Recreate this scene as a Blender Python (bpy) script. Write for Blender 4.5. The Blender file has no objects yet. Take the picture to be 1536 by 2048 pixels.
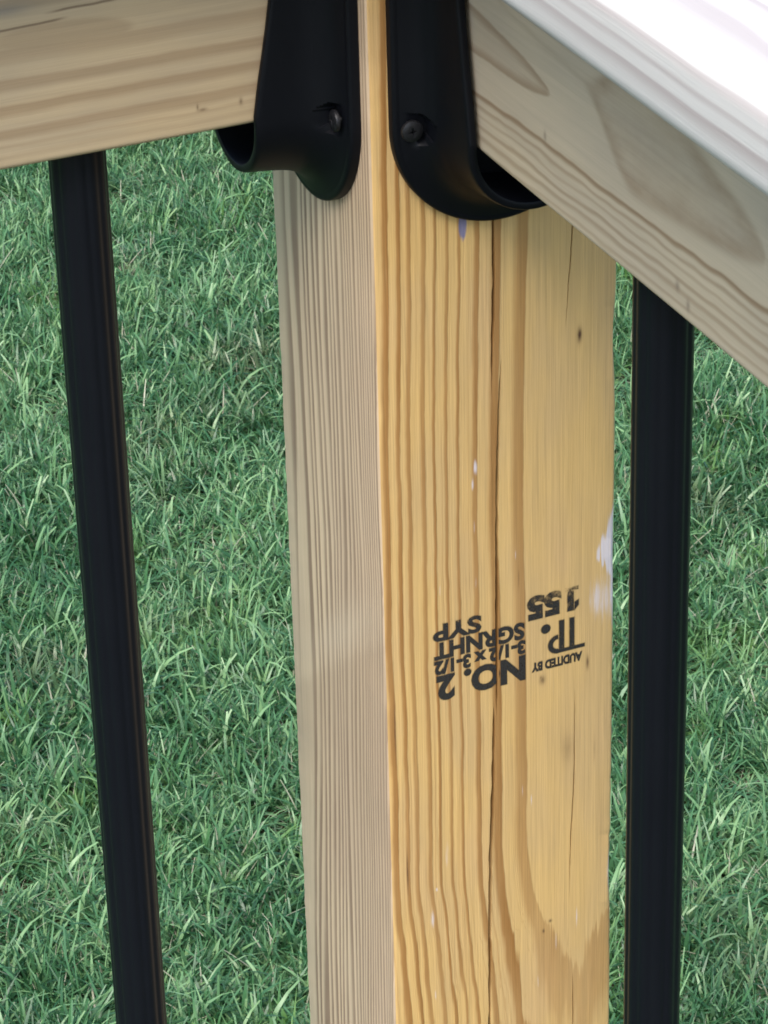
import bpy, bmesh, math, random
from mathutils import Vector, Matrix, noise as mnoise

R = random.Random(7)
scene = bpy.context.scene
COL = scene.collection
GROUND_Z = -1.485

# ---------------------------------------------------------------- camera
cam_d = bpy.data.cameras.new('camera')
cam = bpy.data.objects.new('camera', cam_d)
COL.objects.link(cam)
F_PX, TILT, ROLL, YAW = 6731.6, 0.506736, -0.028201, 0.397936
fw = Vector((math.sin(YAW) * math.cos(TILT), math.cos(YAW) * math.cos(TILT), -math.sin(TILT)))
r0 = Vector((math.cos(YAW), -math.sin(YAW), 0))
u0 = r0.cross(fw)
rr = r0 * math.cos(ROLL) + u0 * math.sin(ROLL)
uu = -r0 * math.sin(ROLL) + u0 * math.cos(ROLL)
M = Matrix((rr, uu, -fw)).transposed().to_4x4()
M.translation = Vector((-0.384351, -0.917305, 0.415221))
cam.matrix_world = M
cam_d.sensor_fit = 'VERTICAL'
cam_d.sensor_height = 36.0
cam_d.lens = F_PX / 2048 * 36.0
cam_d.clip_start = 0.05
cam_d.clip_end = 2000
cam_d.dof.use_dof = True
cam_d.dof.focus_distance = 1.7
cam_d.dof.aperture_fstop = 120
scene.camera = cam

# ---------------------------------------------------------------- sky, sun, exposure
sun_dir = Vector((-0.48, -0.60, 1.18)).normalized()          # towards the sun
el = math.asin(sun_dir.z)
world = bpy.data.worlds.new('World')
scene.world = world
world.use_nodes = True
wn = world.node_tree
wn.nodes.clear()
sky = wn.nodes.new('ShaderNodeTexSky')
sky.sky_type = 'NISHITA'
sky.sun_disc = False
sky.sun_elevation = el
sky.sun_rotation = math.atan2(sun_dir.x, sun_dir.y)
sky.air_density = 1.0
sky.dust_density = 2.0
bg = wn.nodes.new('ShaderNodeBackground')
bg.inputs['Strength'].default_value = 0.135
wo = wn.nodes.new('ShaderNodeOutputWorld')
wn.links.new(sky.outputs[0], bg.inputs[0])
wn.links.new(bg.outputs[0], wo.inputs[0])

sd = bpy.data.lights.new('sun', 'SUN')
sd.energy = 1.45
sd.angle = math.radians(38)
sd.color = (1.0, 0.95, 0.88)
sun = bpy.data.objects.new('sun', sd)
COL.objects.link(sun)
sun.rotation_euler = (-sun_dir).to_track_quat('-Z', 'Y').to_euler()
sun.location = (-2, -3, 5)

scene.view_settings.view_transform = 'Standard'
scene.view_settings.look = 'None'
scene.view_settings.gamma = 1
scene.view_settings.use_curve_mapping = False
scene.view_settings.exposure = 1.5


# ---------------------------------------------------------------- node expressions
class X:
    """A scalar socket (or number) with arithmetic."""
    def __init__(s, nt, v):
        s.nt, s.v = nt, v

    def _op(s, op, *others, swap=False, clamp=False):
        n = s.nt.nodes.new('ShaderNodeMath')
        n.operation = op
        n.use_clamp = clamp
        a = [s, *others]
        if swap:
            a = a[::-1]
        for i, o in enumerate(a):
            o = o.v if isinstance(o, X) else o
            if isinstance(o, (int, float)):
                n.inputs[i].default_value = o
            else:
                s.nt.links.new(o, n.inputs[i])
        return X(s.nt, n.outputs[0])

    def __add__(s, o): return s._op('ADD', o)
    __radd__ = __add__
    def __sub__(s, o): return s._op('SUBTRACT', o)
    def __rsub__(s, o): return s._op('SUBTRACT', o, swap=True)
    def __mul__(s, o): return s._op('MULTIPLY', o)
    __rmul__ = __mul__
    def __truediv__(s, o): return s._op('DIVIDE', o)
    def __neg__(s): return s._op('MULTIPLY', -1.0)
    def pow(s, o): return s._op('POWER', o)
    def sqrt(s): return s._op('SQRT')
    def abs(s): return s._op('ABSOLUTE')
    def exp(s): return s._op('EXPONENT')
    def fract(s): return s._op('FRACT')
    def floor(s): return s._op('FLOOR')
    def max(s, o): return s._op('MAXIMUM', o)
    def min(s, o): return s._op('MINIMUM', o)
    def lt(s, o): return s._op('LESS_THAN', o)
    def gt(s, o): return s._op('GREATER_THAN', o)
    def clamp(s): return s._op('ADD', 0.0, clamp=True)

    def step(s, a, b):
        """smooth 0..1 from a to b (either order)"""
        n = s.nt.nodes.new('ShaderNodeMapRange')
        n.interpolation_type = 'SMOOTHSTEP'
        flip = a > b
        if flip:
            a, b = b, a
        n.inputs['From Min'].default_value = a
        n.inputs['From Max'].default_value = b
        s.nt.links.new(s.v, n.inputs['Value'])
        o = X(s.nt, n.outputs[0])
        return 1.0 - o if flip else o


class Mat:
    def __init__(s, name):
        s.m = bpy.data.materials.new(name)
        s.m.use_nodes = True
        s.nt = s.m.node_tree
        s.b = s.nt.nodes['Principled BSDF']
        s.out = s.nt.nodes['Material Output']
        tc = s.nt.nodes.new('ShaderNodeTexCoord')
        sp = s.nt.nodes.new('ShaderNodeSeparateXYZ')
        s.nt.links.new(tc.outputs['Object'], sp.inputs[0])
        s.x, s.y, s.z = (X(s.nt, sp.outputs[i]) for i in range(3))

    def vec(s, a, b, c=0.0):
        n = s.nt.nodes.new('ShaderNodeCombineXYZ')
        for i, o in enumerate((a, b, c)):
            if isinstance(o, X):
                s.nt.links.new(o.v, n.inputs[i])
            else:
                n.inputs[i].default_value = o
        return n.outputs[0]

    def noise(s, a, b, c=0.0, detail=2.0, rough=0.5):
        """0..1 noise, mean one half; scale goes into the coordinates"""
        n = s.nt.nodes.new('ShaderNodeTexNoise')
        n.inputs['Scale'].default_value = 1.0
        n.inputs['Detail'].default_value = detail
        n.inputs['Roughness'].default_value = rough
        s.nt.links.new(s.vec(a, b, c), n.inputs['Vector'])
        return X(s.nt, n.outputs['Fac'])

    def ramp(s, fac, stops, interp='LINEAR'):
        """grey ramp as scalar"""
        n = s.nt.nodes.new('ShaderNodeValToRGB')
        e = n.color_ramp.elements
        n.color_ramp.interpolation = interp
        while len(e) > 1:
            e.remove(e[-1])
        e[0].position = stops[0][0]
        e[0].color = (stops[0][1],) * 3 + (1,)
        for p, v in stops[1:]:
            k = e.new(p)
            k.color = (v,) * 3 + (1,)
        s.nt.links.new(fac.v, n.inputs[0])
        return X(s.nt, n.outputs[0])

    def mix(s, fac, a, b):
        n = s.nt.nodes.new('ShaderNodeMix')
        n.data_type = 'RGBA'
        if isinstance(fac, X):
            s.nt.links.new(fac.v, n.inputs[0])
        else:
            n.inputs[0].default_value = fac
        for i, o in ((6, a), (7, b)):
            if isinstance(o, tuple):
                n.inputs[i].default_value = (*o, 1)
            else:
                s.nt.links.new(o, n.inputs[i])
        return n.outputs[2]

    def scale(s, col, f):
        n = s.nt.nodes.new('ShaderNodeVectorMath')
        n.operation = 'SCALE'
        s.nt.links.new(col, n.inputs[0])
        s.nt.links.new(f.v, n.inputs['Scale'])
        return n.outputs[0]

    def finish(s, col, rough=0.6, spec=0.4, height=None, bump=0.0002):
        s.nt.links.new(col, s.b.inputs['Base Color']) if not isinstance(col, tuple) else None
        if isinstance(rough, X):
            s.nt.links.new(rough.v, s.b.inputs['Roughness'])
        else:
            s.b.inputs['Roughness'].default_value = rough
        s.b.inputs['Specular IOR Level'].default_value = spec
        if height is not None:
            n = s.nt.nodes.new('ShaderNodeBump')
            n.inputs['Distance'].default_value = bump
            n.inputs['Strength'].default_value = 1.0
            s.nt.links.new(height.v, n.inputs['Height'])
            s.nt.links.new(n.outputs[0], s.b.inputs['Normal'])
        return s.m

    def blob(s, a, b, a0, b0, ra, rb):
        p = (a - a0) / ra
        q = (b - b0) / rb
        return (-(p * p + q * q)).exp()


def bands(m, f, lst, soft=0.0006):
    """darkness 0..1 from a list of (start, end, amount) along f: slow rise, sharp fall"""
    lo, hi = min(b[0] for b in lst) - 0.004, max(b[1] for b in lst) + 0.004
    n = lambda v: (v - lo) / (hi - lo)
    g = (f - lo) / (hi - lo)
    tot = None
    for k in range(0, len(lst), 7):
        st = [(0.0, 0.0)]
        for a, b, v in lst[k:k + 7]:
            w = b - a
            st += [(n(a - soft * 0.6), 0.0), (n(a + w * 0.35), v * 0.85), (n(b - soft * 0.3), v), (n(b + soft * 0.7), 0.0)]
        st = sorted(st)
        t = m.ramp(g, st)
        tot = t if tot is None else tot.max(t)
    return tot


# ---------------------------------------------------------------- wood materials
def post_face_front():
    m = Mat('yellow_pine_face')
    u, z = m.x, m.z
    wob = (m.noise(z * 9, u * 10, 3.1, 1) - 0.5) * 0.0036 + (m.noise(z * 45, u * 60, 1.7, 1) - 0.5) * 0.0011
    wob = wob + (m.noise(z * 170, u * 300, 8.2, 1) - 0.5) * 0.0004
    up = u - (z + 0.15).max(0.0) * 0.018
    # growth rings meeting the face: flat and wide at right, closing into a U low on the face
    uc = 0.0735
    d = up - uc + (m.noise(z * 22, u * 22, 5.0, 2) - 0.5) * 0.005 * (z.step(-0.27, -0.33))
    k = d.gt(0.0) * -0.27 + 1.0
    q = ((-z - 0.268).max(0.0) / 0.060).pow(1.6) * 0.0177
    w = q.min((-z - 0.328).max(0.0) * 0.13 + 0.0177)
    fr = (m.noise(u * 620, z * 9, 23.0, 2, 0.6) - 0.5) * 0.0036 + (m.noise(u * 150, z * 20, 27.0, 2) - 0.5) * 0.006
    w = (w + fr * z.step(-.285, -.32)).max(0.0)
    rho = ((d * k) * (d * k) + w * w).sqrt()
    f = (uc - rho) + wob
    dark = bands(m, f, [(.0004, .0030, .95), (.0056, .0073, .95), (.0092, .0110, .8), (.0144, .0162, .8),
                        (.0188, .0199, .95), (.0231, .0244, .8), (.0275, .0287, .85), (.0334, .0356, .85),
                        (.0396, .0436, .95), (.0482, .0534, .72)], 0.0004)
    dark = (dark * (m.noise(u * 120, z * 14, 2.2, 3) * 0.7 + 0.62)).clamp()
    low = u.step(.050, .062) * z.step(-.285, -.315)
    dark = dark * (1.0 - low * (m.noise(u * 260, z * 16, 6.2, 3) * 0.7))
    sub = m.noise(f * 1500, z * 5, 17.0, 2, 0.6).step(0.50, 0.78) * u.step(.060, .050) * 0.42
    dark = dark.max(sub)
    fib = m.noise(u * 1900, z * 26, 0.0, 3, 0.6)
    fib2 = m.noise(u * 700, z * 9, 4.0, 3, 0.6)
    mott = m.noise(u * 55, z * 18, 9.0, 3)
    col = m.mix(mott.step(0.3, 0.7), (0.550, 0.352, 0.132), (0.500, 0.328, 0.140))
    pink = m.noise(u * 40, z * 11, 21.0, 2).step(0.5, 0.75) * 0.5
    col = m.mix(pink, col, (0.515, 0.325, 0.150))
    col = m.mix(dark, col, (0.265, 0.122, 0.032))
    col = m.scale(col, (fib - 0.5) * 0.50 + (fib2 - 0.5) * 0.38 + 1.0)
    dash = m.noise(u * 1900, z * 55, 31.0, 2, 0.5).step(0.66, 0.80) * m.noise(u * 90, z * 20, 13.0, 2).step(0.40, 0.65) * 0.42
    col = m.mix(dash, col, (0.20, 0.105, 0.040))
    pale = m.noise(u * 1500, z * 34, 41.0, 2, 0.5).step(0.70, 0.82) * 0.30
    col = m.mix(pale, col, (0.56, 0.43, 0.25))
    # knots, pitch specks and pin holes
    kn = m.blob(u, z, .0748, -.0866, .0009, .0026) * 0.95
    for a, b, ra, rb, v in ((.0785, -.2176, .0006, .0026, .75), (.0606, -.2201, .0011, .0017, .65), (.0600, -.2190, .0005, .0009, .6),
                            (.0608, -.3300, .0005, .0009, .8), (.0636, -.3262, .0007, .0007, .7),
                            (.0065, -.2870, .0004, .0075, .75), (.0706, -.2515, .0022, .0062, .28),
                            (.0031, -.2250, .0004, .012, .6), (.0815, -.255, .0004, .006, .25), (.0515, -.176, .0003, .004, .4)):
        kn = kn.max(m.blob(u, z, a, b, ra, rb) * v)
    kn = (kn * (m.noise(u * 900, z * 300, 1.0, 2) * 0.9 + 0.6)).clamp()
    col = m.mix(kn, col, (0.075, 0.035, 0.018))
    # smeared white marks along the right arris and loose flecks
    streak = m.noise(u * 620, z * 38, 6.0, 4, 0.7)
    edge = (0.0892 - u)
    # width of the smear along the right arris, by height
    lo_z, hi_z = -.215, -.145
    wid = m.ramp((z - lo_z) / (hi_z - lo_z), [((q - lo_z) / (hi_z - lo_z), v) for q, v in (
        (-.214, 0.0), (-.204, .0016), (-.192, .0024), (-.184, .0026), (-.1795, .0050), (-.1755, .0088), (-.1700, .0076), (-.165, .0048), (-.158, .0026), (-.151, .0))])
    fray = m.noise(u * 520, z * 30, 6.0, 3, 0.65) - 0.5
    run = wid * (fray * 1.9 + 0.92) - edge
    wp = run.step(-.0011, .0030) * 1.12
    wp = wp + (m.blob(edge, z, 0, -.092, .0018, .010) * 1.1 + m.blob(edge, z, .0070, -.193, .0042, .0100) * 0.50
          + m.blob(edge, z, 0, -.312, .0020, .0100) * 1.1 + m.blob(edge, z, .003, -.182, .007, .030) * 0.25)
    for a, b, ra, rb, v in ((.0353, -.128, .0008, .0035, .95), (.0343, -.1345, .0006, .003, .8), (.0347, -.151, .0004, .004, .7), (.0214, -.173, .0003, .004, .7),
                            (.0503, -.166, .0003, .003, .7), (.0350, -.174, .0005, .004, .6), (.0160, -.311, .0011, .0050, .62),
                            (.0178, -.298, .0006, .0012, .8), (.0220, -.285, .001, .009, .45), (.0525, -.265, .0003, .004, .7),
                            (.056, -.270, .0003, .003, .7), (.0165, -.345, .0004, .003, .7), (.066, -.336, .0003, .006, .5), (.0745, -.328, .0004, .006, .6),
                            (.0585, -.352, .0003, .004, .6)):
        wp = wp + m.blob(u, z, a, b, ra, rb) * v
    wp = ((wp * 1.1).min(1.1) + (streak - 0.5) * 1.5).step(0.30, 1.10) * 0.84
    col = m.mix(wp, col, (0.60, 0.555, 0.58))
    # blue pencil tick under the bracket
    ink = m.blob(u, z, .0320, -.0370, .0015, .0056) * (m.noise(u * 800, z * 200, 3.0, 2) + 0.55)
    col = m.mix(ink.step(0.25, 0.6) * 0.85, col, (0.12, 0.13, 0.26))
    return m.finish(col, 0.62, 0.25, fib * 0.6 + fib2 * 0.6 + dark * 0.5, 0.00022)


def post_face_side():
    m = Mat('grey_pine_face')
    y, z = m.y, m.z
    wob = (m.noise(z * 6, y * 12, 2.0, 1) - 0.5) * 0.005 + (m.noise(z * 30, y * 60, 7.0, 1) - 0.5) * 0.0005
    wob = wob + (m.noise(z * 160, y * 300, 8.2, 1) - 0.5) * 0.0003
    t = (0.089 - y) + wob - (-z - 0.17).max(0.0) * -0.045
    ph = t * 40.0 + t * t * 2300.0 + (m.noise(t * 70, z * 3, 3.0, 1) - 0.5) * 3.4
    s = ph.fract()
    idx = ph.floor()
    amp = m.noise(idx * 3.7, z * 16, 1.0, 2)
    dark = s.step(0.25, 0.70) * s.step(1.0, 0.88) * (amp * 1.3 + 0.35) * (0.089 - y).step(.005, .013)
    fib = m.noise(y * 2600, z * 26, 0.0, 3, 0.6)
    fib2 = m.noise(y * 600, z * 9, 4.0, 3, 0.6)
    mott = m.noise(y * 35, z * 14, 9.0, 3)
    col = m.mix(mott.step(0.3, 0.7), (0.565, 0.440, 0.280), (0.525, 0.398, 0.258))
    pink = (y.step(0.07, 0.0)) * 0.55
    col = m.mix(pink, col, (0.480, 0.343, 0.235))
    col = m.mix((dark * (1.0 - pink * 0.4)).clamp(), col, (0.255, 0.175, 0.112))
    col = m.scale(col, (fib - 0.5) * 0.30 + (fib2 - 0.5) * 0.25 + 1.0)
    # a few torn fibres
    # planer mark two thirds down: its slanting light-to-shade change is painted as colour
    pl = (z + 0.222 + (y - 0.045) * 0.75 + (m.noise(y * 200, z * 30, 3.0, 2) - 0.5) * 0.006).step(0.004, -0.004) * z.step(-.36, -.25)
    col = m.mix(pl * 0.22, col, (0.26, 0.175, 0.11))
    pl2 = m.blob(z + y * 0.75, y, -.176, .040, .010, .030)  # pale sheen painted along the slant
    col = m.mix(pl2 * 0.28, col, (0.60, 0.50, 0.36))
    st = m.noise(y * 1500, z * 40, 12.0, 2, 0.6).step(0.72, 0.82) * 0.35
    col = m.mix(st, col, (0.60, 0.54, 0.44))
    return m.finish(col, 0.62, 0.3, fib * 0.8 + fib2 * 0.5 + dark * 0.6, 0.00014)


def rail_inner_wood():
    """left rail: beige, wide soft bands, runs along x"""
    m = Mat('beige_pine')
    l, z = m.x, m.z
    wob = (m.noise(l * 14, z * 20, 2.0, 2) - 0.5) * 0.004 + (m.noise(l * 70, z * 90, 7.0, 1) - 0.5) * 0.0010
    f = z + m.y * 0.35 - 0.0089 + wob + l * -0.004
    dark = bands(m, f, [(.0045, .0056, .2), (.0082, .0090, .3), (.0108, .0142, .62), (.0184, .0218, .66), (.0260, .0298, .6),
                        (.0345, .0395, .45), (.0520, .0560, .5), (.0620, .0650, .5), (.0700, .074, .6), (.080, .083, .5)], 0.0011)
    patch = m.blob(l, z, -.098, .0425, .022, .0050) + m.blob(l, z, -.080, .0400, .012, .004)
    patch = patch.step(0.35, 0.75) * 0.38
    dark = dark.max(patch)
    fib = m.noise(l * 28, z * 2200, 0.0, 3, 0.6)
    fib2 = m.noise(l * 10, z * 500, 4.0, 3, 0.6)
    col = m.mix(m.noise(l * 20, z * 60, 9.0, 2).step(0.3, 0.7), (0.455, 0.340, 0.200), (0.415, 0.318, 0.198))
    col = m.mix(dark, col, (0.26, 0.170, 0.092))
    crk = (z - 0.0466 - (l + 0.1) * 0.03 + (m.noise(l * 60, 0.0, 0.0, 2) - 0.5) * 0.0012).abs().step(0.0007, 0.0001) * l.step(-.088, -.094)
    crk = crk.max((z - 0.0498 - (l + 0.09) * 0.035 + (m.noise(l * 60, 5.0, 0.0, 2) - 0.5) * 0.0012).abs().step(0.0007, 0.0001) * l.step(-.098, -.09) * l.step(-.070, -.076))
    sp = (m.blob(l, z, -.0337, .0090, .0006, .0012) + m.blob(l, z, -.0468, .0086, .0014, .0006) + m.blob(l, z, -.0485, .0098, .0004, .0010)) * 0.7
    gr = m.blob(l, z, -.110, .0525, .010, .0022) * 0.6
    col = m.mix((crk * 0.75).max(sp).clamp(), col, (0.13, 0.08, 0.045))
    col = m.mix(gr, col, (0.20, 0.18, 0.15))
    col = m.scale(col, (fib - 0.5) * 0.26 + (fib2 - 0.5) * 0.26 + 1.0)
    return m.finish(col, 0.55, 0.35, fib * 0.7 + fib2 * 0.4, 0.0001)


def rail_outer_wood():
    """right rail: greyer, with nested tongue figure, runs along y"""
    m = Mat('greyed_pine')
    l, z = m.y, m.z
    n1 = (m.noise(l * 26, z * 60, 2.0, 2) - 0.5)
    wob = n1 * 0.004 + (m.noise(l * 90, z * 120, 7.0, 1) - 0.5) * 0.0010
    f = z + m.x * 0.35 - 0.0089 + wob + (l + 0.1) * 0.02
    dark = bands(m, f, [(.0026, .0036, .4), (.0062, .0076, .5), (.0098, .0110, .55), (.0138, .0146, .4), (.0168, .0178, .55), (.0200, .0216, .9),
                        (.0620, .0650, .5), (.0700, .074, .6), (.080, .083, .5)], 0.0008)
    lo = m.noise(l * 16, z * 24, 12.0, 3) - 0.5
    hi = m.noise(l * 60, z * 110, 15.0, 3, 0.6) - 0.5
    # tongue that ends beside the bracket, and the big one further along: how far a point is inside each
    h1 = ((l + 0.079) * 0.115).max(0.0).sqrt() * 0.10 + lo * 0.004 + hi * 0.0022
    d1 = (z - 0.0382 - (l + 0.079) * 0.03).abs() - h1
    t1 = d1.step(0.0006, -0.0006) * (d1.step(-0.0045, 0.0) * 0.55 + 0.14) * l.step(-.081, -.076)
    c2 = (l + 0.209).max(0.0)
    h2 = (c2 * 0.040).sqrt() * 0.36 * l.step(-.098, -.135)
    d2 = (z - 0.0385 - (l + 0.209) * 0.10 + lo * 0.008).abs() - h2 + hi * 0.003
    t2 = d2.step(0.0022, -0.0030) * (d2.step(-0.012, 0.0) * 0.30 + 0.24)
    t2 = t2 * (hi * 1.6 + m.noise(l * 14, z * 330, 3.0, 3, 0.6) * 0.7 + 0.6)
    dark = dark.max(t1).max(t2)
    fib = m.noise(l * 28, z * 2200, 0.0, 3, 0.6)
    fib2 = m.noise(l * 10, z * 500, 4.0, 3, 0.6)
    col = m.mix(m.noise(l * 20, z * 60, 9.0, 2).step(0.3, 0.7), (0.485, 0.395, 0.275), (0.445, 0.365, 0.262))
    col = m.mix((dark * 0.95).clamp(), col, (0.215, 0.132, 0.070))
    sp = (m.blob(l, z, -.0755, .0235, .0009, .0016) + m.blob(l, z, -.1600, .0096, .0012, .0016) + m.blob(l, z, -.1665, .0062, .0010, .0018)) * 0.55
    col = m.mix(sp.clamp(), col, (0.13, 0.09, 0.07))
    col = m.scale(col, (fib - 0.5) * 0.26 + (fib2 - 0.5) * 0.26 + 1.0)
    return m.finish(col, 0.55, 0.35, fib * 0.7 + fib2 * 0.4, 0.0001)


def cap_wood(name, axis):
    m = Mat(name)
    l, c = (m.y, m.x) if axis == 'y' else (m.x, m.y)
    z = m.z
    wob = (m.noise(l * 12, c * 40, 2.0, 2) - 0.5) * 0.005
    f = (z - 0.089) + (c + 0.0165) * 0.45 + wob
    ph = f * 150.0 + m.noise(f * 60, l * 2, 0.0, 0) * 2.0
    s = ph.fract()
    dark = s.step(0.35, 0.8) * s.step(1.0, 0.88) * (m.noise(ph.floor() * 3.3, l * 3, 0.0, 0) * 0.9 + 0.25)
    fib = m.noise(l * 28, f * 2200, 0.0, 3, 0.6)
    col = m.mix(m.noise(l * 9, c * 30, 4.0, 2).step(0.3, 0.7), (0.50, 0.475, 0.435), (0.48, 0.45, 0.41))  # paler and greyer than the rails
    col = m.mix(dark.clamp(), col, (0.35, 0.300, 0.275))
    col = m.scale(col, (fib - 0.5) * 0.16 + 1.0)
    return m.finish(col, 0.6, 0.35, fib, 0.0001)


def black_powder(name, rough, base=0.006, spec=0.15):
    m = Mat(name)
    n = m.noise(m.x * 900, m.y * 900, m.z * 900, 2)
    big = m.noise(m.x * 60, m.y * 60, m.z * 25, 2)
    m.b.inputs['Base Color'].default_value = (base * 0.9, base * 1.05, base * 1.6, 1)
    return m.finish((0,), big * 0.16 + (rough - 0.08), spec, n, 0.00002)


def screw_steel():
    m = Mat('black_screw_steel')
    m.b.inputs['Base Color'].default_value = (0.012, 0.012, 0.014, 1)
    m.b.inputs['Metallic'].default_value = 0.4
    return m.finish((0,), 0.45, 0.5)


def ink_material(name='stamp_ink', strength=0.95, bleed=0.0):
    m = Mat(name)
    u, z = m.x, m.z
    wear = m.noise(u * 620, z * 420, 0.0, 3, 0.65)
    big = m.noise(u * 110, z * 160, 5.0, 2)
    a = (wear * 0.50 + big * 0.55 + u.step(0.080, 0.040) * 0.10 + z.step(-.1840, -.1950) * 0.20 + 0.06).step(0.40 + bleed, 0.80 + bleed) * strength
    # the drying crack runs through the letters
    a = a * (u - 0.0429 + (z + 0.2) * 0.008).abs().gt(0.00055)
    a = a * (m.noise(u * 1800, z * 900, 5.0, 2).step(0.22, 0.46) * 0.55 + 0.45)
    m.b.inputs['Base Color'].default_value = (0.028, 0.026, 0.024, 1)
    m.b.inputs['Roughness'].default_value = 0.48
    m.b.inputs['Specular IOR Level'].default_value = 0.25
    m.nt.links.new(a.clamp().v, m.b.inputs['Alpha'])
    return m.m


# ---------------------------------------------------------------- mesh helpers
def link_mesh(name, verts, faces, mats, idx=None, parent=None, smooth=None):
    me = bpy.data.meshes.new(name)
    me.from_pydata(verts, [], faces)
    for mt in mats:
        me.materials.append(mt)
    if idx:
        me.polygons.foreach_set('material_index', idx)
    me.validate()
    bm = bmesh.new()
    bm.from_mesh(me)
    bmesh.ops.recalc_face_normals(bm, faces=bm.faces)
    bm.to_mesh(me)
    bm.free()
    if smooth is not None:
        me.polygons.foreach_set('use_smooth', [True] * len(me.polygons))
        me.set_sharp_from_angle(angle=math.radians(smooth))
    o = bpy.data.objects.new(name, me)
    COL.objects.link(o)
    if parent:
        o.parent = parent
        o.location = -parent.location if parent.type == 'EMPTY' and parent.rotation_euler.z == 0 else (0, 0, 0)
    return o


def tag(o, label=None, category=None, group=None, kind=None):
    for k, v in (('label', label), ('category', category), ('group', group), ('kind', kind)):
        if v:
            o[k] = v
    return o


def lerp_path(path, z):
    """piecewise-linear value along descending z"""
    if z >= path[0][0]:
        return path[0][1]
    for (a, va), (b, vb) in zip(path, path[1:]):
        if z >= b:
            return va + (vb - va) * (a - z) / (a - b)
    return path[-1][1]


def board(name, x0, x1, y0, y1, z0, z1, r, axis, mat, seg=4, step=0.03, wav=0.0003):
    """a planed board with eased long arrises, running along x or y"""
    a0, a1, l0, l1 = (y0, y1, x0, x1) if axis == 'x' else (x0, x1, y0, y1)
    prof = []
    for (ca, cz, t0) in ((a1 - r, z1 - r, 0), (a0 + r, z1 - r, 90), (a0 + r, z0 + r, 180), (a1 - r, z0 + r, 270)):
        for i in range(seg + 1):
            t = math.radians(t0 + 90 * i / seg)
            prof.append((ca + r * math.cos(t), cz + r * math.sin(t)))
    n = len(prof)
    k = max(2, int((l1 - l0) / step))
    vs, fs = [], []
    for i in range(k + 1):
        l = l0 + (l1 - l0) * i / k
        da = wav * math.sin(l * 9 + z0 * 50) + wav * .6 * math.sin(l * 31)
        dz = wav * math.sin(l * 7 + 2)
        for a, z in prof:
            vs.append((l, a + da, z + dz) if axis == 'x' else (a + da, l, z + dz))
    for i in range(k):
        for j in range(n):
            p, q = i * n + j, i * n + (j + 1) % n
            fs.append((p, q, q + n, p + n))
    fs.append(tuple(range(n)))
    fs.append(tuple(range(k * n, k * n + n)))
    return link_mesh(name, vs, fs, [mat], smooth=50)


# ---------------------------------------------------------------- ground
def ground():
    m = Mat('lawn_soil')
    n1 = m.noise(m.x * 9, m.y * 9, 0.0, 4, 0.6)
    n2 = m.noise(m.x * 130, m.y * 130, 0.0, 3, 0.6)
    d = (m.x * m.x + m.y * m.y).sqrt()
    near = m.mix(n2, (0.018, 0.020, 0.008), (0.050, 0.058, 0.024))
    far = m.mix((n1 * 0.6 + n2 * 0.4).step(0.3, 0.7), (0.030, 0.065, 0.022), (0.062, 0.105, 0.036))
    col = m.mix(d.step(5.0, 9.0), near, far)
    mat = m.finish(col, 0.9, 0.2, n2, 0.01)
    vs, fs = [], []
    xs = [-400, -60, -12, -4, 0, 2, 5, 14, 60, 400]
    for x in xs:
        for y in xs:
            vs.append((x, y, GROUND_Z))
    k = len(xs)
    for i in range(k - 1):
        for j in range(k - 1):
            fs.append((i * k + j, (i + 1) * k + j, (i + 1) * k + j + 1, i * k + j + 1))
    o = link_mesh('lawn', vs, fs, [mat])
    tag(o, 'mown green lawn below the wooden railing', None, None, 'structure')


def grass_material():
    m = Mat('grass_blade')
    at = m.nt.nodes.new('ShaderNodeAttribute')
    at.attribute_name = 'tint'
    tint = X(m.nt, at.outputs['Fac'])
    oi = m.nt.nodes.new('ShaderNodeObjectInfo')
    rnd = X(m.nt, oi.outputs['Random'])
    ge = m.nt.nodes.new('ShaderNodeNewGeometry')
    sp = m.nt.nodes.new('ShaderNodeSeparateXYZ')
    m.nt.links.new(ge.outputs['Position'], sp.inputs[0])
    wx, wy = X(m.nt, sp.outputs[0]), X(m.nt, sp.outputs[1])
    patch = m.noise(wx * 3.2, wy * 3.2, 0.0, 3)
    t = (tint * 0.95 + rnd * 0.25 - 0.08 + (patch - 0.5) * 1.1).clamp()
    col = m.mix(t.step(0.05, 0.55), (0.022, 0.088, 0.029), (0.076, 0.195, 0.074))
    col = m.mix(t.step(0.5, 0.95), col, (0.215, 0.360, 0.155))
    yel = m.noise(wx * 7 + 5.0, wy * 7, 2.0, 2).step(0.52, 0.75) * rnd.step(0.35, 0.75)
    col = m.mix(yel * 0.75, col, (0.135, 0.255, 0.042))
    dry = m.noise(wx * 5 + 9.0, wy * 5, 6.0, 3).step(0.56, 0.74) * tint.step(0.25, 0.6)
    col = m.mix(dry * 0.6, col, (0.165, 0.180, 0.095))
    col = m.mix(tint.step(0.93, 0.96) * 0.85, col, (0.33, 0.31, 0.22))
    m.nt.links.new(col, m.b.inputs['Base Color'])
    m.b.inputs['Roughness'].default_value = 0.36
    m.b.inputs['Specular IOR Level'].default_value = 0.5
    tr = m.nt.nodes.new('ShaderNodeBsdfTranslucent')
    m.nt.links.new(col, tr.inputs[0])
    mx = m.nt.nodes.new('ShaderNodeMixShader')
    mx.inputs[0].default_value = 0.28
    m.nt.links.new(m.b.outputs[0], mx.inputs[1])
    m.nt.links.new(tr.outputs[0], mx.inputs[2])
    m.nt.links.new(mx.outputs[0], m.out.inputs[0])
    return m.m


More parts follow.
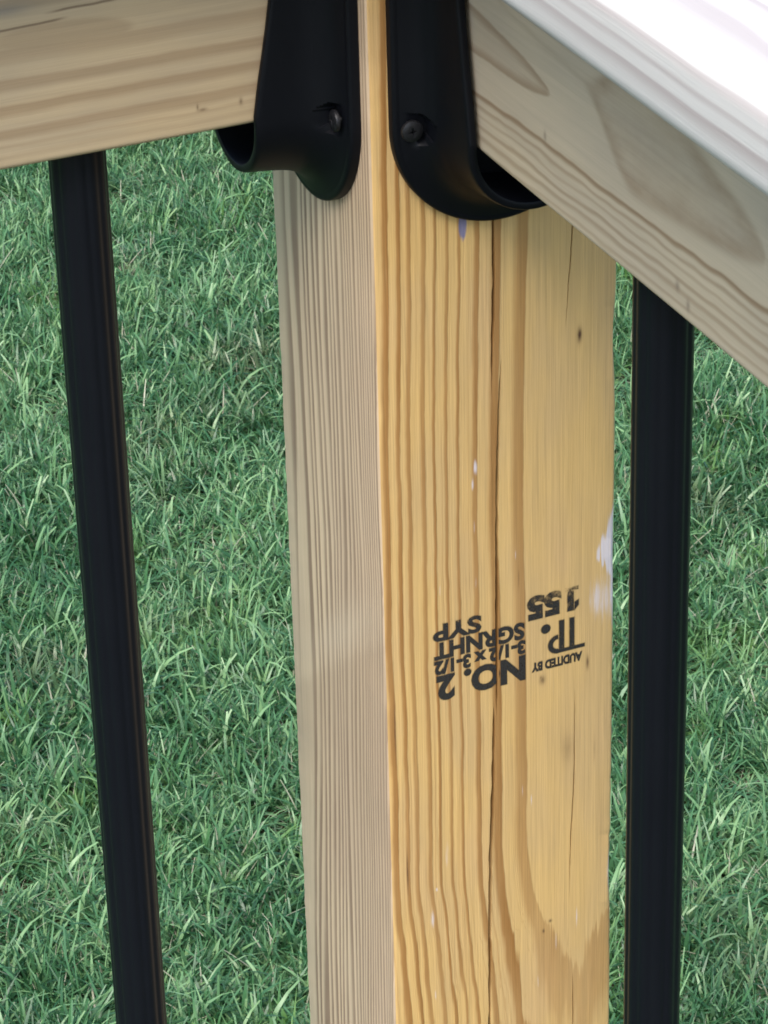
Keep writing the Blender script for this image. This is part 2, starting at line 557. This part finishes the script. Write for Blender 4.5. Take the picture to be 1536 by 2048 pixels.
def tuft_mesh(seed, mat, n=34, lie=0.35):
    r = random.Random(seed)
    vs, fs, tint = [], [], []
    lean0 = r.uniform(0, 6.283)
    for b in range(n):
        a = r.uniform(0, 6.283)
        rad = 0.020 * math.sqrt(r.random())
        bx, by = rad * math.cos(a), rad * math.sin(a)
        L = r.uniform(0.020, 0.058) * (1.25 if r.random() < 0.12 else 1)
        wd = r.uniform(0.0009, 0.0021)
        head = lean0 + r.gauss(0, 1.9)
        th = abs(r.gauss(0.6, 0.5))                       # starting lean from the vertical
        bend = r.uniform(0.1, 1.5)
        if r.random() < lie:
            th += r.uniform(0.4, 0.9)
        tv = r.random()
        tip_cut = r.random() < 0.45                          # mown: blunt tip
        dead = r.random() < (0.22 if seed % 10 == 9 else 0.03)
        if dead:
            wd *= 0.5
        tv = 1.0 if dead else tv * 0.9
        side0 = head + math.pi / 2 + r.uniform(-0.7, 0.7)
        p = Vector((bx, by, -0.003))
        base = len(vs)
        segs = 4
        for i in range(segs + 1):
            f = i / segs
            w = wd * (0.75 + 0.35 * math.sin(math.pi * min(1, f * 1.3))) * (1.0 if (tip_cut or i < segs - 1) else (0.62 if i == segs - 1 else 0.08))
            if tip_cut and i == segs:
                w *= 0.75
            sd_ = Vector((math.cos(side0), math.sin(side0), 0.12 * math.sin(b)))
            vs.append(tuple(p - sd_ * w))
            vs.append(tuple(p + sd_ * w))
            tint += [tv, tv]
            t = min(th + bend * f, 1.75)
            dirv = Vector((math.sin(t) * math.cos(head), math.sin(t) * math.sin(head), math.cos(t)))
            p = p + dirv * (L / segs)
            p.z = max(p.z, 0.001)
        for i in range(segs):
            q = base + 2 * i
            fs.append((q, q + 1, q + 3, q + 2))
    me = bpy.data.meshes.new('grass_tuft')
    me.from_pydata(vs, [], fs)
    me.materials.append(mat)
    me.polygons.foreach_set('use_smooth', [True] * len(me.polygons))
    at = me.attributes.new('tint', 'FLOAT', 'POINT')
    at.data.foreach_set('value', tint)
    return me


def grass():
    mat = grass_material()
    src = bpy.data.collections.new('grass_tufts')              # not linked to the scene
    for k in range(10):
        src.objects.link(bpy.data.objects.new('grass_tuft', tuft_mesh(100 + k, mat, 34, 0.12 + 0.08 * k)))
    # the patch of lawn that carries real blades
    vs, fs = [], []
    nx, ny = 40, 40
    x0, x1, y0, y1 = -5.0, 9.0, -1.0, 13.0
    for i in range(nx + 1):
        for j in range(ny + 1):
            vs.append((x0 + (x1 - x0) * i / nx, y0 + (y1 - y0) * j / ny, GROUND_Z + 0.004))
    for i in range(nx):
        for j in range(ny):
            a = i * (ny + 1) + j
            fs.append((a, a + ny + 1, a + ny + 2, a + 1))
    me = bpy.data.meshes.new('grass')
    me.from_pydata(vs, [], fs)
    o = bpy.data.objects.new('grass', me)
    COL.objects.link(o)
    tag(o, 'short mown grass covering the lawn', None, None, 'stuff')
    ng = bpy.data.node_groups.new('scatter_grass', 'GeometryNodeTree')
    ng.interface.new_socket('Geometry', in_out='INPUT', socket_type='NodeSocketGeometry')
    ng.interface.new_socket('Geometry', in_out='OUTPUT', socket_type='NodeSocketGeometry')
    N, Lk = ng.nodes.new, ng.links.new
    gi, go = N('NodeGroupInput'), N('NodeGroupOutput')
    dp = N('GeometryNodeDistributePointsOnFaces')
    dp.distribute_method = 'RANDOM'
    pos = N('GeometryNodeInputPosition')
    nz = N('ShaderNodeTexNoise')
    nz.inputs['Scale'].default_value = 5.5
    nz.inputs['Detail'].default_value = 3
    mr = N('ShaderNodeMapRange')
    mr.inputs['From Min'].default_value = 0.30
    mr.inputs['From Max'].default_value = 0.62
    mr.inputs['To Min'].default_value = 2200
    mr.inputs['To Max'].default_value = 5200
    Lk(pos.outputs[0], nz.inputs['Vector'])
    Lk(nz.outputs['Fac'], mr.inputs['Value'])
    ln = N('ShaderNodeVectorMath')
    ln.operation = 'DISTANCE'
    ln.inputs[1].default_value = (1.0, 2.6, GROUND_Z)
    Lk(pos.outputs[0], ln.inputs[0])
    fo = N('ShaderNodeMapRange')
    fo.inputs['From Min'].default_value = 3.5
    fo.inputs['From Max'].default_value = 8.0
    fo.inputs['To Min'].default_value = 1.0
    fo.inputs['To Max'].default_value = 0.28
    Lk(ln.outputs['Value'], fo.inputs['Value'])
    de = N('ShaderNodeMath')
    de.operation = 'MULTIPLY'
    Lk(mr.outputs[0], de.inputs[0])
    Lk(fo.outputs[0], de.inputs[1])
    Lk(de.outputs[0], dp.inputs['Density'])
    dp.inputs['Seed'].default_value = 4
    ci = N('GeometryNodeCollectionInfo')
    ci.inputs['Collection'].default_value = src
    ci.inputs['Separate Children'].default_value = True
    ci.inputs['Reset Children'].default_value = True
    ip = N('GeometryNodeInstanceOnPoints')
    ip.inputs['Pick Instance'].default_value = True
    rv = N('FunctionNodeRandomValue')
    rv.data_type = 'FLOAT_VECTOR'
    rv.inputs[0].default_value = (-0.15, -0.15, 0.0)
    rv.inputs[1].default_value = (0.15, 0.15, 6.283)
    e2r = N('FunctionNodeEulerToRotation')
    rs = N('FunctionNodeRandomValue')
    rs.data_type = 'FLOAT'
    rs.inputs[2].default_value = 0.48
    rs.inputs[3].default_value = 1.05
    nz2 = N('ShaderNodeTexNoise')
    nz2.inputs['Scale'].default_value = 3.0
    Lk(pos.outputs[0], nz2.inputs['Vector'])
    mm = N('ShaderNodeMath')
    mm.operation = 'MULTIPLY'
    ad = N('ShaderNodeMath')
    ad.operation = 'ADD'
    ad.inputs[1].default_value = 0.42
    Lk(nz2.outputs['Fac'], ad.inputs[0])
    Lk(ad.outputs[0], mm.inputs[0])
    Lk(rs.outputs[1], mm.inputs[1])
    Lk(gi.outputs[0], dp.inputs['Mesh'])
    Lk(dp.outputs['Points'], ip.inputs['Points'])
    Lk(ci.outputs[0], ip.inputs['Instance'])
    Lk(rv.outputs[0], e2r.inputs[0])
    Lk(e2r.outputs[0], ip.inputs['Rotation'])
    Lk(mm.outputs[0], ip.inputs['Scale'])
    Lk(ip.outputs[0], go.inputs[0])
    md = o.modifiers.new('scatter', 'NODES')
    md.node_group = ng


ground()
grass()

# ---------------------------------------------------------------- corner post
S = 0.089
front_mat, side_mat = post_face_front(), post_face_side()


def make_post():
    r = random.Random(3)
    zs = []
    z = 0.0885
    while z > -0.46:
        zs.append(z)
        z -= 0.0020
    while z > GROUND_Z - 0.2:
        zs.append(z)
        z -= 0.05
    zs.append(GROUND_Z - 0.2)
    B = 0.0016
    pAC = [(-.03, .0429), (-.0607, .0430), (-.0866, .0421), (-.0991, .0418), (-.2295, .0414), (-.2598, .0408), (-.2893, .0396), (-.3146, .0390), (-.3655, .0383), (-.5, .037)]
    hAC = [(-.02, .00025), (-.04, .00052), (-.07, .00062), (-.0866, .00048), (-.101, .00004), (-.2240, .00003), (-.2320, .00048), (-.27, .00082), (-.31, .00072), (-.36, .00050), (-.45, .0002)]
    pB = [(-.08, .0456), (-.0908, .0454), (-.1048, .0445), (-.1315, .0437), (-.1591, .0432), (-.2047, .0427), (-.2283, .0424), (-.5, .0420)]
    hB = [(-.088, .00002), (-.097, .00030), (-.115, .00046), (-.14, .00064), (-.20, .00058), (-.221, .00036), (-.231, .00002)]
    pD = [(-.03, .0722), (-.0472, .0720), (-.0607, .0711), (-.0735, .0701), (-.0818, .0697), (-.2302, .0735), (-.2653, .0733), (-.2939, .0719), (-.3122, .0715), (-.3636, .0731), (-.5, .0731)]
    hD = [(-.03, .00024), (-.06, .00024), (-.078, .00010), (-.084, .00001), (-.226, .00001), (-.236, .00016), (-.265, .00026), (-.295, .00026), (-.312, .00007), (-.320, .00001), (-.352, .00001), (-.362, .00022), (-.39, .00022), (-.41, .00001)]
    rows = []
    seg = 4
    for z in zs:
        n = lambda s, f: mnoise.noise(Vector((z * f, s, 0)))
        row = []
        # bevel from the side face (x=0) to the front face (y=0), pushed about by small dents
        dc = 0.00022 * n(1.0, 40) + 0.00012 * n(2.0, 200)
        row.append((0.0, B, 0, 1))
        for i in range(1, seg):
            t = math.radians(90 * i / seg)
            row.append((B - B * math.cos(t) + dc, B - B * math.sin(t) + dc, 0, 1 if i < seg / 2 else 0))
        row.append((B, 0.0, 0, 0))
        for u in (0.010, 0.020, 0.030, 0.038):
            row.append((u, 0.0, 0, 0))
        jit = 0.00016 * n(5.0, 130) + 0.00008 * n(6.0, 400)
        for p, h, dp in ((pAC, hAC, 14), (pB, hB, 14), (pD, hD, 18)):
            c, hw = lerp_path(p, z) + jit, max(lerp_path(h, z), 0.00001)
            hw *= 1.0 + 0.35 * n(9.0, 160)
            if p is pD:
                row.append((0.055, 0.0, 0, 0))
                row.append((0.062, 0.0, 0, 0))
            row += [(c - hw, 0.0, 0, 0), (c, min(0.012, hw * dp * 1.3), 0, 0), (c + hw, 0.0, 0, 0)]
        row.append((0.082, 0.0, 0, 0))
        de = 0.00028 * n(3.0, 26) + 0.00018 * n(4.0, 150)
        # shallow bruise in the right arris
        de -= 0.0007 * math.exp(-((z + .090) / .010) ** 2) + 0.0005 * math.exp(-((z + .312) / .012) ** 2)
        row.append((S - B, 0.0, 0, 0))
        for i in range(1, seg):
            t = math.radians(90 * i / seg)
            row.append((S - B + B * math.sin(t) + de, B - B * math.cos(t) + abs(de), 0, 1 if i > 1 else 0))
        row.append((S + de, B, 0, 1))
        row.append((S, S - B, 0, 1))
        row.append((S - B, S, 0, 0))
        df = 0.00025 * n(7.0, 60) + 0.00045 * max(0, n(8.0, 330)) ** 1.5 + 0.0002 * n(8.5, 700)
        row.append((B, S, 0, 1))
        row.append((0.0004 - df, S - 0.0005, 0, 1))
        row.append((0.0 - df * 0.3, S - B, 0, 1))
        for y in (0.060, 0.030):
            row.append((0.0, y, 0, 1))
        rows.append([(a, b, z, k) for a, b, _, k in row])
    n = len(rows[0])
    vs = [v[:3] for row in rows for v in row]
    fs, idx = [], []
    for i in range(len(rows) - 1):
        for j in range(n):
            k = (j + 1) % n
            fs.append((i * n + j, i * n + k, (i + 1) * n + k, (i + 1) * n + j))
            idx.append(rows[i][j][3])
    fs.append(tuple(range(n)))
    idx.append(0)
    fs.append(tuple(range((len(rows) - 1) * n, len(rows) * n)))
    idx.append(0)
    o = link_mesh('wooden_post', vs, fs, [front_mat, side_mat], idx, smooth=28)
    return tag(o, 'square yellow pine corner post with upside-down black grade stamp and long drying cracks', 'post')


post = make_post()


def text_mesh(body, bold):
    cu = bpy.data.curves.new('stamp_text', 'FONT')
    cu.body = body
    cu.offset = bold
    cu.resolution_u = 4
    ob = bpy.data.objects.new('stamp_text', cu)
    COL.objects.link(ob)
    dg = bpy.context.evaluated_depsgraph_get()
    me = bpy.data.meshes.new_from_object(ob.evaluated_get(dg))
    COL.objects.unlink(ob)
    bpy.data.objects.remove(ob)
    v = [tuple(p.co) for p in me.vertices]
    f = [tuple(p.vertices) for p in me.polygons]
    bpy.data.meshes.remove(me)
    return v, f


def make_stamp():
    vs, fs, idx = [], [], []
    Y = -0.00012

    def put(v, f, ua, ub, za, zb):
        """fit flat text into u from ua (text start) to ub, baseline at za, cap line at zb"""
        xs, ys = [p[0] for p in v], [p[1] for p in v]
        b = len(vs)
        x0, x1, y0, y1 = min(xs), max(xs), min(ys), max(ys)
        for p in v:
            vs.append((ua + (ub - ua) * (p[0] - x0) / (x1 - x0), Y, za + (zb - za) * (p[1] - y0) / (y1 - y0)))
        fs.extend(tuple(b + i for i in q) for q in f)

    def layer(draw):
        nonlocal Y
        a = len(fs)
        draw(0.0)
        idx.extend([0] * (len(fs) - a))
        a, Y = len(fs), -0.00006
        draw(0.00028)
        idx.extend([1] * (len(fs) - a))
        Y = -0.00012

    def word(s, ua, ub, za, zb, bold=0.03):
        layer(lambda g: put(*text_mesh(s, bold + g * 55), ua + g, ub - g, za + g, zb - g))

    def poly(pts):
        b = len(vs)
        vs.extend((p[0], Y, p[1]) for p in pts)
        fs.append(tuple(range(b, b + len(pts))))

    word('SYP', .0368, .0184, -.1866, -.1935, .034)
    word('SGRNHT', .0535, .0187, -.1940, -.2009, .040)
    word('3-1/2 x 3-1/2', .0538, .0186, -.2014, -.2070, .050)
    word('NO. 2', .0538, .0194, -.2075, -.2180, .046)
    word('55', .0679, .0547, -.1845, -.1942, .058)
    def bar(ua, ub, za, zb):
        layer(lambda g: poly([(ua + g, za + g), (ua + g, zb - g), (ub - g, zb - g), (ub - g, za + g)]))
    bar(.0747, .0697, -.1846, -.1860)
    bar(.0729, .0704, -.1861, -.1942)
    layer(lambda g: poly([(.0748 + g, -.1924 - g), (.0732, -.1942 - g), (.0732, -.1910 + g), (.0748 + g, -.1902 + g)]))
    word('AUDITED BY', .0762, .0564, -.2121, -.2158, .050)
    # mill mark: a T and a P under one bar, with a heavy dot
    zt, zb = -.2103, -.1972
    bar(.0772, .0668, zt + .0013, zt)
    bar(.0731, .0713, zb, zt + .0014)
    bar(.0691, .0672, zb, zt + .0014)
    cz, cu, ro, ri = zt + .0037, .0668, .0038, .0021          # bowl of the P

    def bowl(g):
        b = len(vs)
        for i in range(15):
            t = math.radians(-90 + 180 * i / 14)
            for rad in (ro + g, ri - g):
                vs.append((cu - rad * 1.05 * math.cos(t), Y, cz + rad * math.sin(t)))
        for i in range(14):
            q = b + 2 * i
            fs.append((q, q + 1, q + 3, q + 2))
    layer(bowl)
    layer(lambda g: poly([(.0619 + (.0018 + g) * math.cos(t * .3927), -.1992 + (.0018 + g) * math.sin(t * .3927)) for t in range(16)]))
    o = link_mesh('grade_stamp', vs, fs, [ink_material(), ink_material('stamp_ink_bleed', 0.42, 0.03)], idx, parent=post)
    o['label'] = 'black upside-down ink grade stamp'
    return o


make_stamp()

# ---------------------------------------------------------------- rails, caps
HW = 0.019
rail_l = board('top_rail', -1.7, -0.0042, S / 2 - HW, S / 2 + HW, 0.0, 0.0885, 0.0022, 'x', rail_inner_wood())
tag(rail_l, 'beige pine top rail with soft brown bands, running crosswise from the post', 'rail', 'top rails meeting at the corner post')
rail_r = board('top_rail', S / 2 - HW, S / 2 + HW, -1.7, -0.0042, 0.0, 0.0885, 0.0022, 'y', rail_outer_wood())
tag(rail_r, 'greyish pine top rail with tongue-shaped grain, coming towards the viewer under a bright cap', 'rail', 'top rails meeting at the corner post')


def cap_boards():
    lo, hi, z0, z1 = -0.0165, 0.1235, 0.0893, 0.1147
    a = board('cap_board', lo, hi, -1.7, lo - 0.0008, z0, z1, 0.006, 'y', cap_wood('pale_pine_along', 'y'), 6)
    tag(a, 'pale pine cap board with rounded edge on the rail coming towards the viewer', 'board', 'cap boards on the railing')
    b = board('cap_board', -1.7, hi, lo, hi, z0, z1, 0.006, 'x', cap_wood('pale_pine_across', 'x'), 6)
    tag(b, 'pine cap board lying over the post top and the crosswise rail', 'board', 'cap boards on the railing')


cap_boards()

# ---------------------------------------------------------------- balusters
bal_mat = black_powder('black_baluster_coat', 0.36, 0.0046, 0.26)


def make_baluster():
    n, flutes, rad = 120, 12, 0.0094
    zs = [0.004, -0.05, -0.15, -0.3, -0.5, -0.8]
    vs, fs = [], []
    for z in zs:
        for i in range(n):
            t = 2 * math.pi * i / n
            q = rad - 0.00045 * (0.5 + 0.5 * math.cos(flutes * t + 0.5)) ** 2
            vs.append((q * math.cos(t), q * math.sin(t), z))
    for i in range(len(zs) - 1):
        for j in range(n):
            k = (j + 1) % n
            fs.append((i * n + j, i * n + k, (i + 1) * n + k, (i + 1) * n + j))
    fs.append(tuple(range(n)))
    fs.append(tuple(range((len(zs) - 1) * n, len(zs) * n)))
    return link_mesh('metal_baluster', vs, fs, [bal_mat], smooth=40)


bal = make_baluster()
bal.location = (-0.0836, S / 2, 0)
tag(bal, 'round black metal baluster hanging below the beige crosswise rail', 'baluster', 'black metal balusters under the rails')
b2 = bal.copy()
COL.objects.link(b2)
b2.location = (S / 2, -0.1164, 0)
b2['label'] = 'round black metal baluster below the grey rail, close beside the stamped post face'

# ---------------------------------------------------------------- brackets
brk_mat = black_powder('black_bracket_coat', 0.46, 0.0030)
scr_mat = screw_steel()
ZC, ZT = 0.0015, 0.0870
SCREW = (0.0322, 0.0020)
DEPTH = [(.09, .0180), (.05, .0226), (.03, .0258), (.015, .0288), (.004, .0306), (-.01, .0303), (-.03, .0303)]


def u_outline(R_, fine=True):
    """(w, z) along a U from the top of one side round the bottom to the top of the other"""
    zz = [ZT, .075, .06, .045, .033, .024, .017, .0125]
    z = .0100
    while z > ZC + 1e-6:
        zz.append(z)
        z -= 0.0006
    side = [(R_, q) for q in zz]
    arc = []
    k = 56
    for i in range(k + 1):
        t = math.pi * i / k
        arc.append((R_ * math.cos(t), ZC - R_ * math.sin(t)))
    return side + arc + [(-w, q) for w, q in reversed(side)]


def make_bracket(label):
    """local axes: +Y out of the post face, X across, Z up; origin at the rail's underside on the face"""
    root = bpy.data.objects.new('rail_bracket', None)
    COL.objects.link(root)
    tag(root, label, 'bracket', 'black brackets holding the rails to the post')

    # flange: solid U-shaped plate with an eased front arris
    vs, fs = [], []
    rings = [(0.0002, .0380), (.0028, .0380), (.0034, .0378), (.0038, .0373), (.0040, .0366)]
    n = len(u_outline(.038))
    for s, rad in rings:
        vs += [(w, s, z) for w, z in u_outline(rad)]
    for i in range(len(rings) - 1):
        for j in range(n - 1):
            fs.append((i * n + j, i * n + j + 1, (i + 1) * n + j + 1, (i + 1) * n + j))
    L = (len(rings) - 1) * n
    for base in (0, L):                                         # fill the U in horizontal slices
        for j in range(n // 2):
            a, b, c, d = base + j, base + j + 1, base + n - 2 - j, base + n - 1 - j
            if len({a, b, c, d}) == 4:
                fs.append((a, b, c, d))
            elif b == c:
                fs.append((a, b, d))
    fs.append(tuple([i * n for i in range(len(rings))] + [i * n + n - 1 for i in reversed(range(len(rings)))]))
    o = link_mesh('flange', vs, fs, [brk_mat], parent=root, smooth=40)

    # saddle: channel that carries the rail, sweeping out into the flange, with a screw pocket in each ear
    prof = [(.0038, .0362), (.0042, .0352), (.0046, .0342), (.0050, .0332), (.0055, .0322), (.0060, .0313), (.0066, .0305), (.0073, .0297),
            (.0081, .0290), (.0090, .0283), (.0100, .0277), (.0112, .0271), (.0126, .0265), (.0145, .0260), (.0170, .0255), (.0205, .0250),
            (.0250, .0246), (.0300, .0242), (.0345, .0239), (.0360, .0237), (.0367, .0234), (.0370, .0229), (.0370, .0216), (.0367, .0211), (.0358, .0208), (.0200, .0207), (.0030, .0207)]
    outer = 18
    vs, fs = [], []
    base_out = u_outline(.0242)
    for k, (s, rad) in enumerate(prof):
        ref = u_outline(rad)
        for j, (w, z) in enumerate(ref):
            d = lerp_path(DEPTH, base_out[j][1])
            ss = s if s < .010 else .010 + (s - .010) * (d - .010) / (.0370 - .010)
            q = 1.0
            if k <= outer:
                for sgn in (1, -1):
                    e = math.hypot(w - sgn * SCREW[0], (z - SCREW[1]) * 1.0)
                    if e < 0.0056:
                        ss = min(ss, .0048)
            vs.append((w, ss, z))
    for i in range(len(prof) - 1):
        for j in range(n - 1):
            fs.append((i * n + j, i * n + j + 1, (i + 1) * n + j + 1, (i + 1) * n + j))
    for j in (0, n - 1):                                        # close the two top ends
        for i in range(11):
            a, b = i, len(prof) - 1 - i
            fs.append((a * n + j, (a + 1) * n + j, (b - 1) * n + j, b * n + j)) if b - 1 > a + 1 else None
    link_mesh('saddle', vs, fs, [brk_mat], parent=root, smooth=32)

    # two screws, standing a little proud of their pockets, with a cross recess
    for sgn in (-1, 1):
        vs, fs = [], []
        m_ = 24
        rg = [(.0012, .0008), (.0012, .0056), (.0036, .0060), (.0037, .0067), (.0035, .0073), (.0027, .0077), (.0016, .0079)]
        for rad, s in rg:
            for i in range(m_):
                t = 2 * math.pi * i / m_
                vs.append((rad * math.cos(t), s, rad * math.sin(t)))
        for i in range(len(rg) - 1):
            for j in range(m_):
                k = (j + 1) % m_
                fs.append((i * m_ + j, i * m_ + k, (i + 1) * m_ + k, (i + 1) * m_ + j))
        b = len(vs)                                             # cross recess
        t0 = (len(rg) - 1) * m_
        for i in range(m_):
            t = 2 * math.pi * i / m_
            arm = max(abs(math.cos(2 * t)) ** 3, 0.35)
            vs.append((.00155 * arm * math.cos(t), .0078, .00155 * arm * math.sin(t)))
        for i in range(m_):
            t = 2 * math.pi * i / m_
            vs.append((.0004 * math.cos(t), .0062, .0004 * math.sin(t)))
        for j in range(m_):
            k = (j + 1) % m_
            fs.append((t0 + j, t0 + k, b + k, b + j))
            fs.append((b + j, b + k, b + m_ + k, b + m_ + j))
        fs.append(tuple(b + m_ + i for i in range(m_)))
        sc = link_mesh('screw', vs, fs, [scr_mat], parent=root, smooth=35)
        sc.location = (sgn * SCREW[0], 0.0, SCREW[1])
        sc.rotation_euler = (0.0, R.uniform(-0.3, 0.3), R.uniform(-.08, .08))
    return root


br = make_bracket('black metal bracket on the stamped post face, cupping the greyish rail that comes closer')
br.location = (S / 2, 0.0, 0.0)
br.rotation_euler = (0, 0, math.pi)
for c in br.children:
    if c.name.split('.')[0] in ('flange', 'saddle'):
        c.location = (0, 0, 0)
bl = br.copy()
COL.objects.link(bl)
bl['label'] = 'black metal bracket on the narrow greyer post face, cupping the beige crosswise rail'
bl.location = (0.0, S / 2, 0.0)
bl.rotation_euler = (0, 0, math.pi / 2)
for ch in list(br.children):
    c = ch.copy()
    COL.objects.link(c)
    c.parent = bl
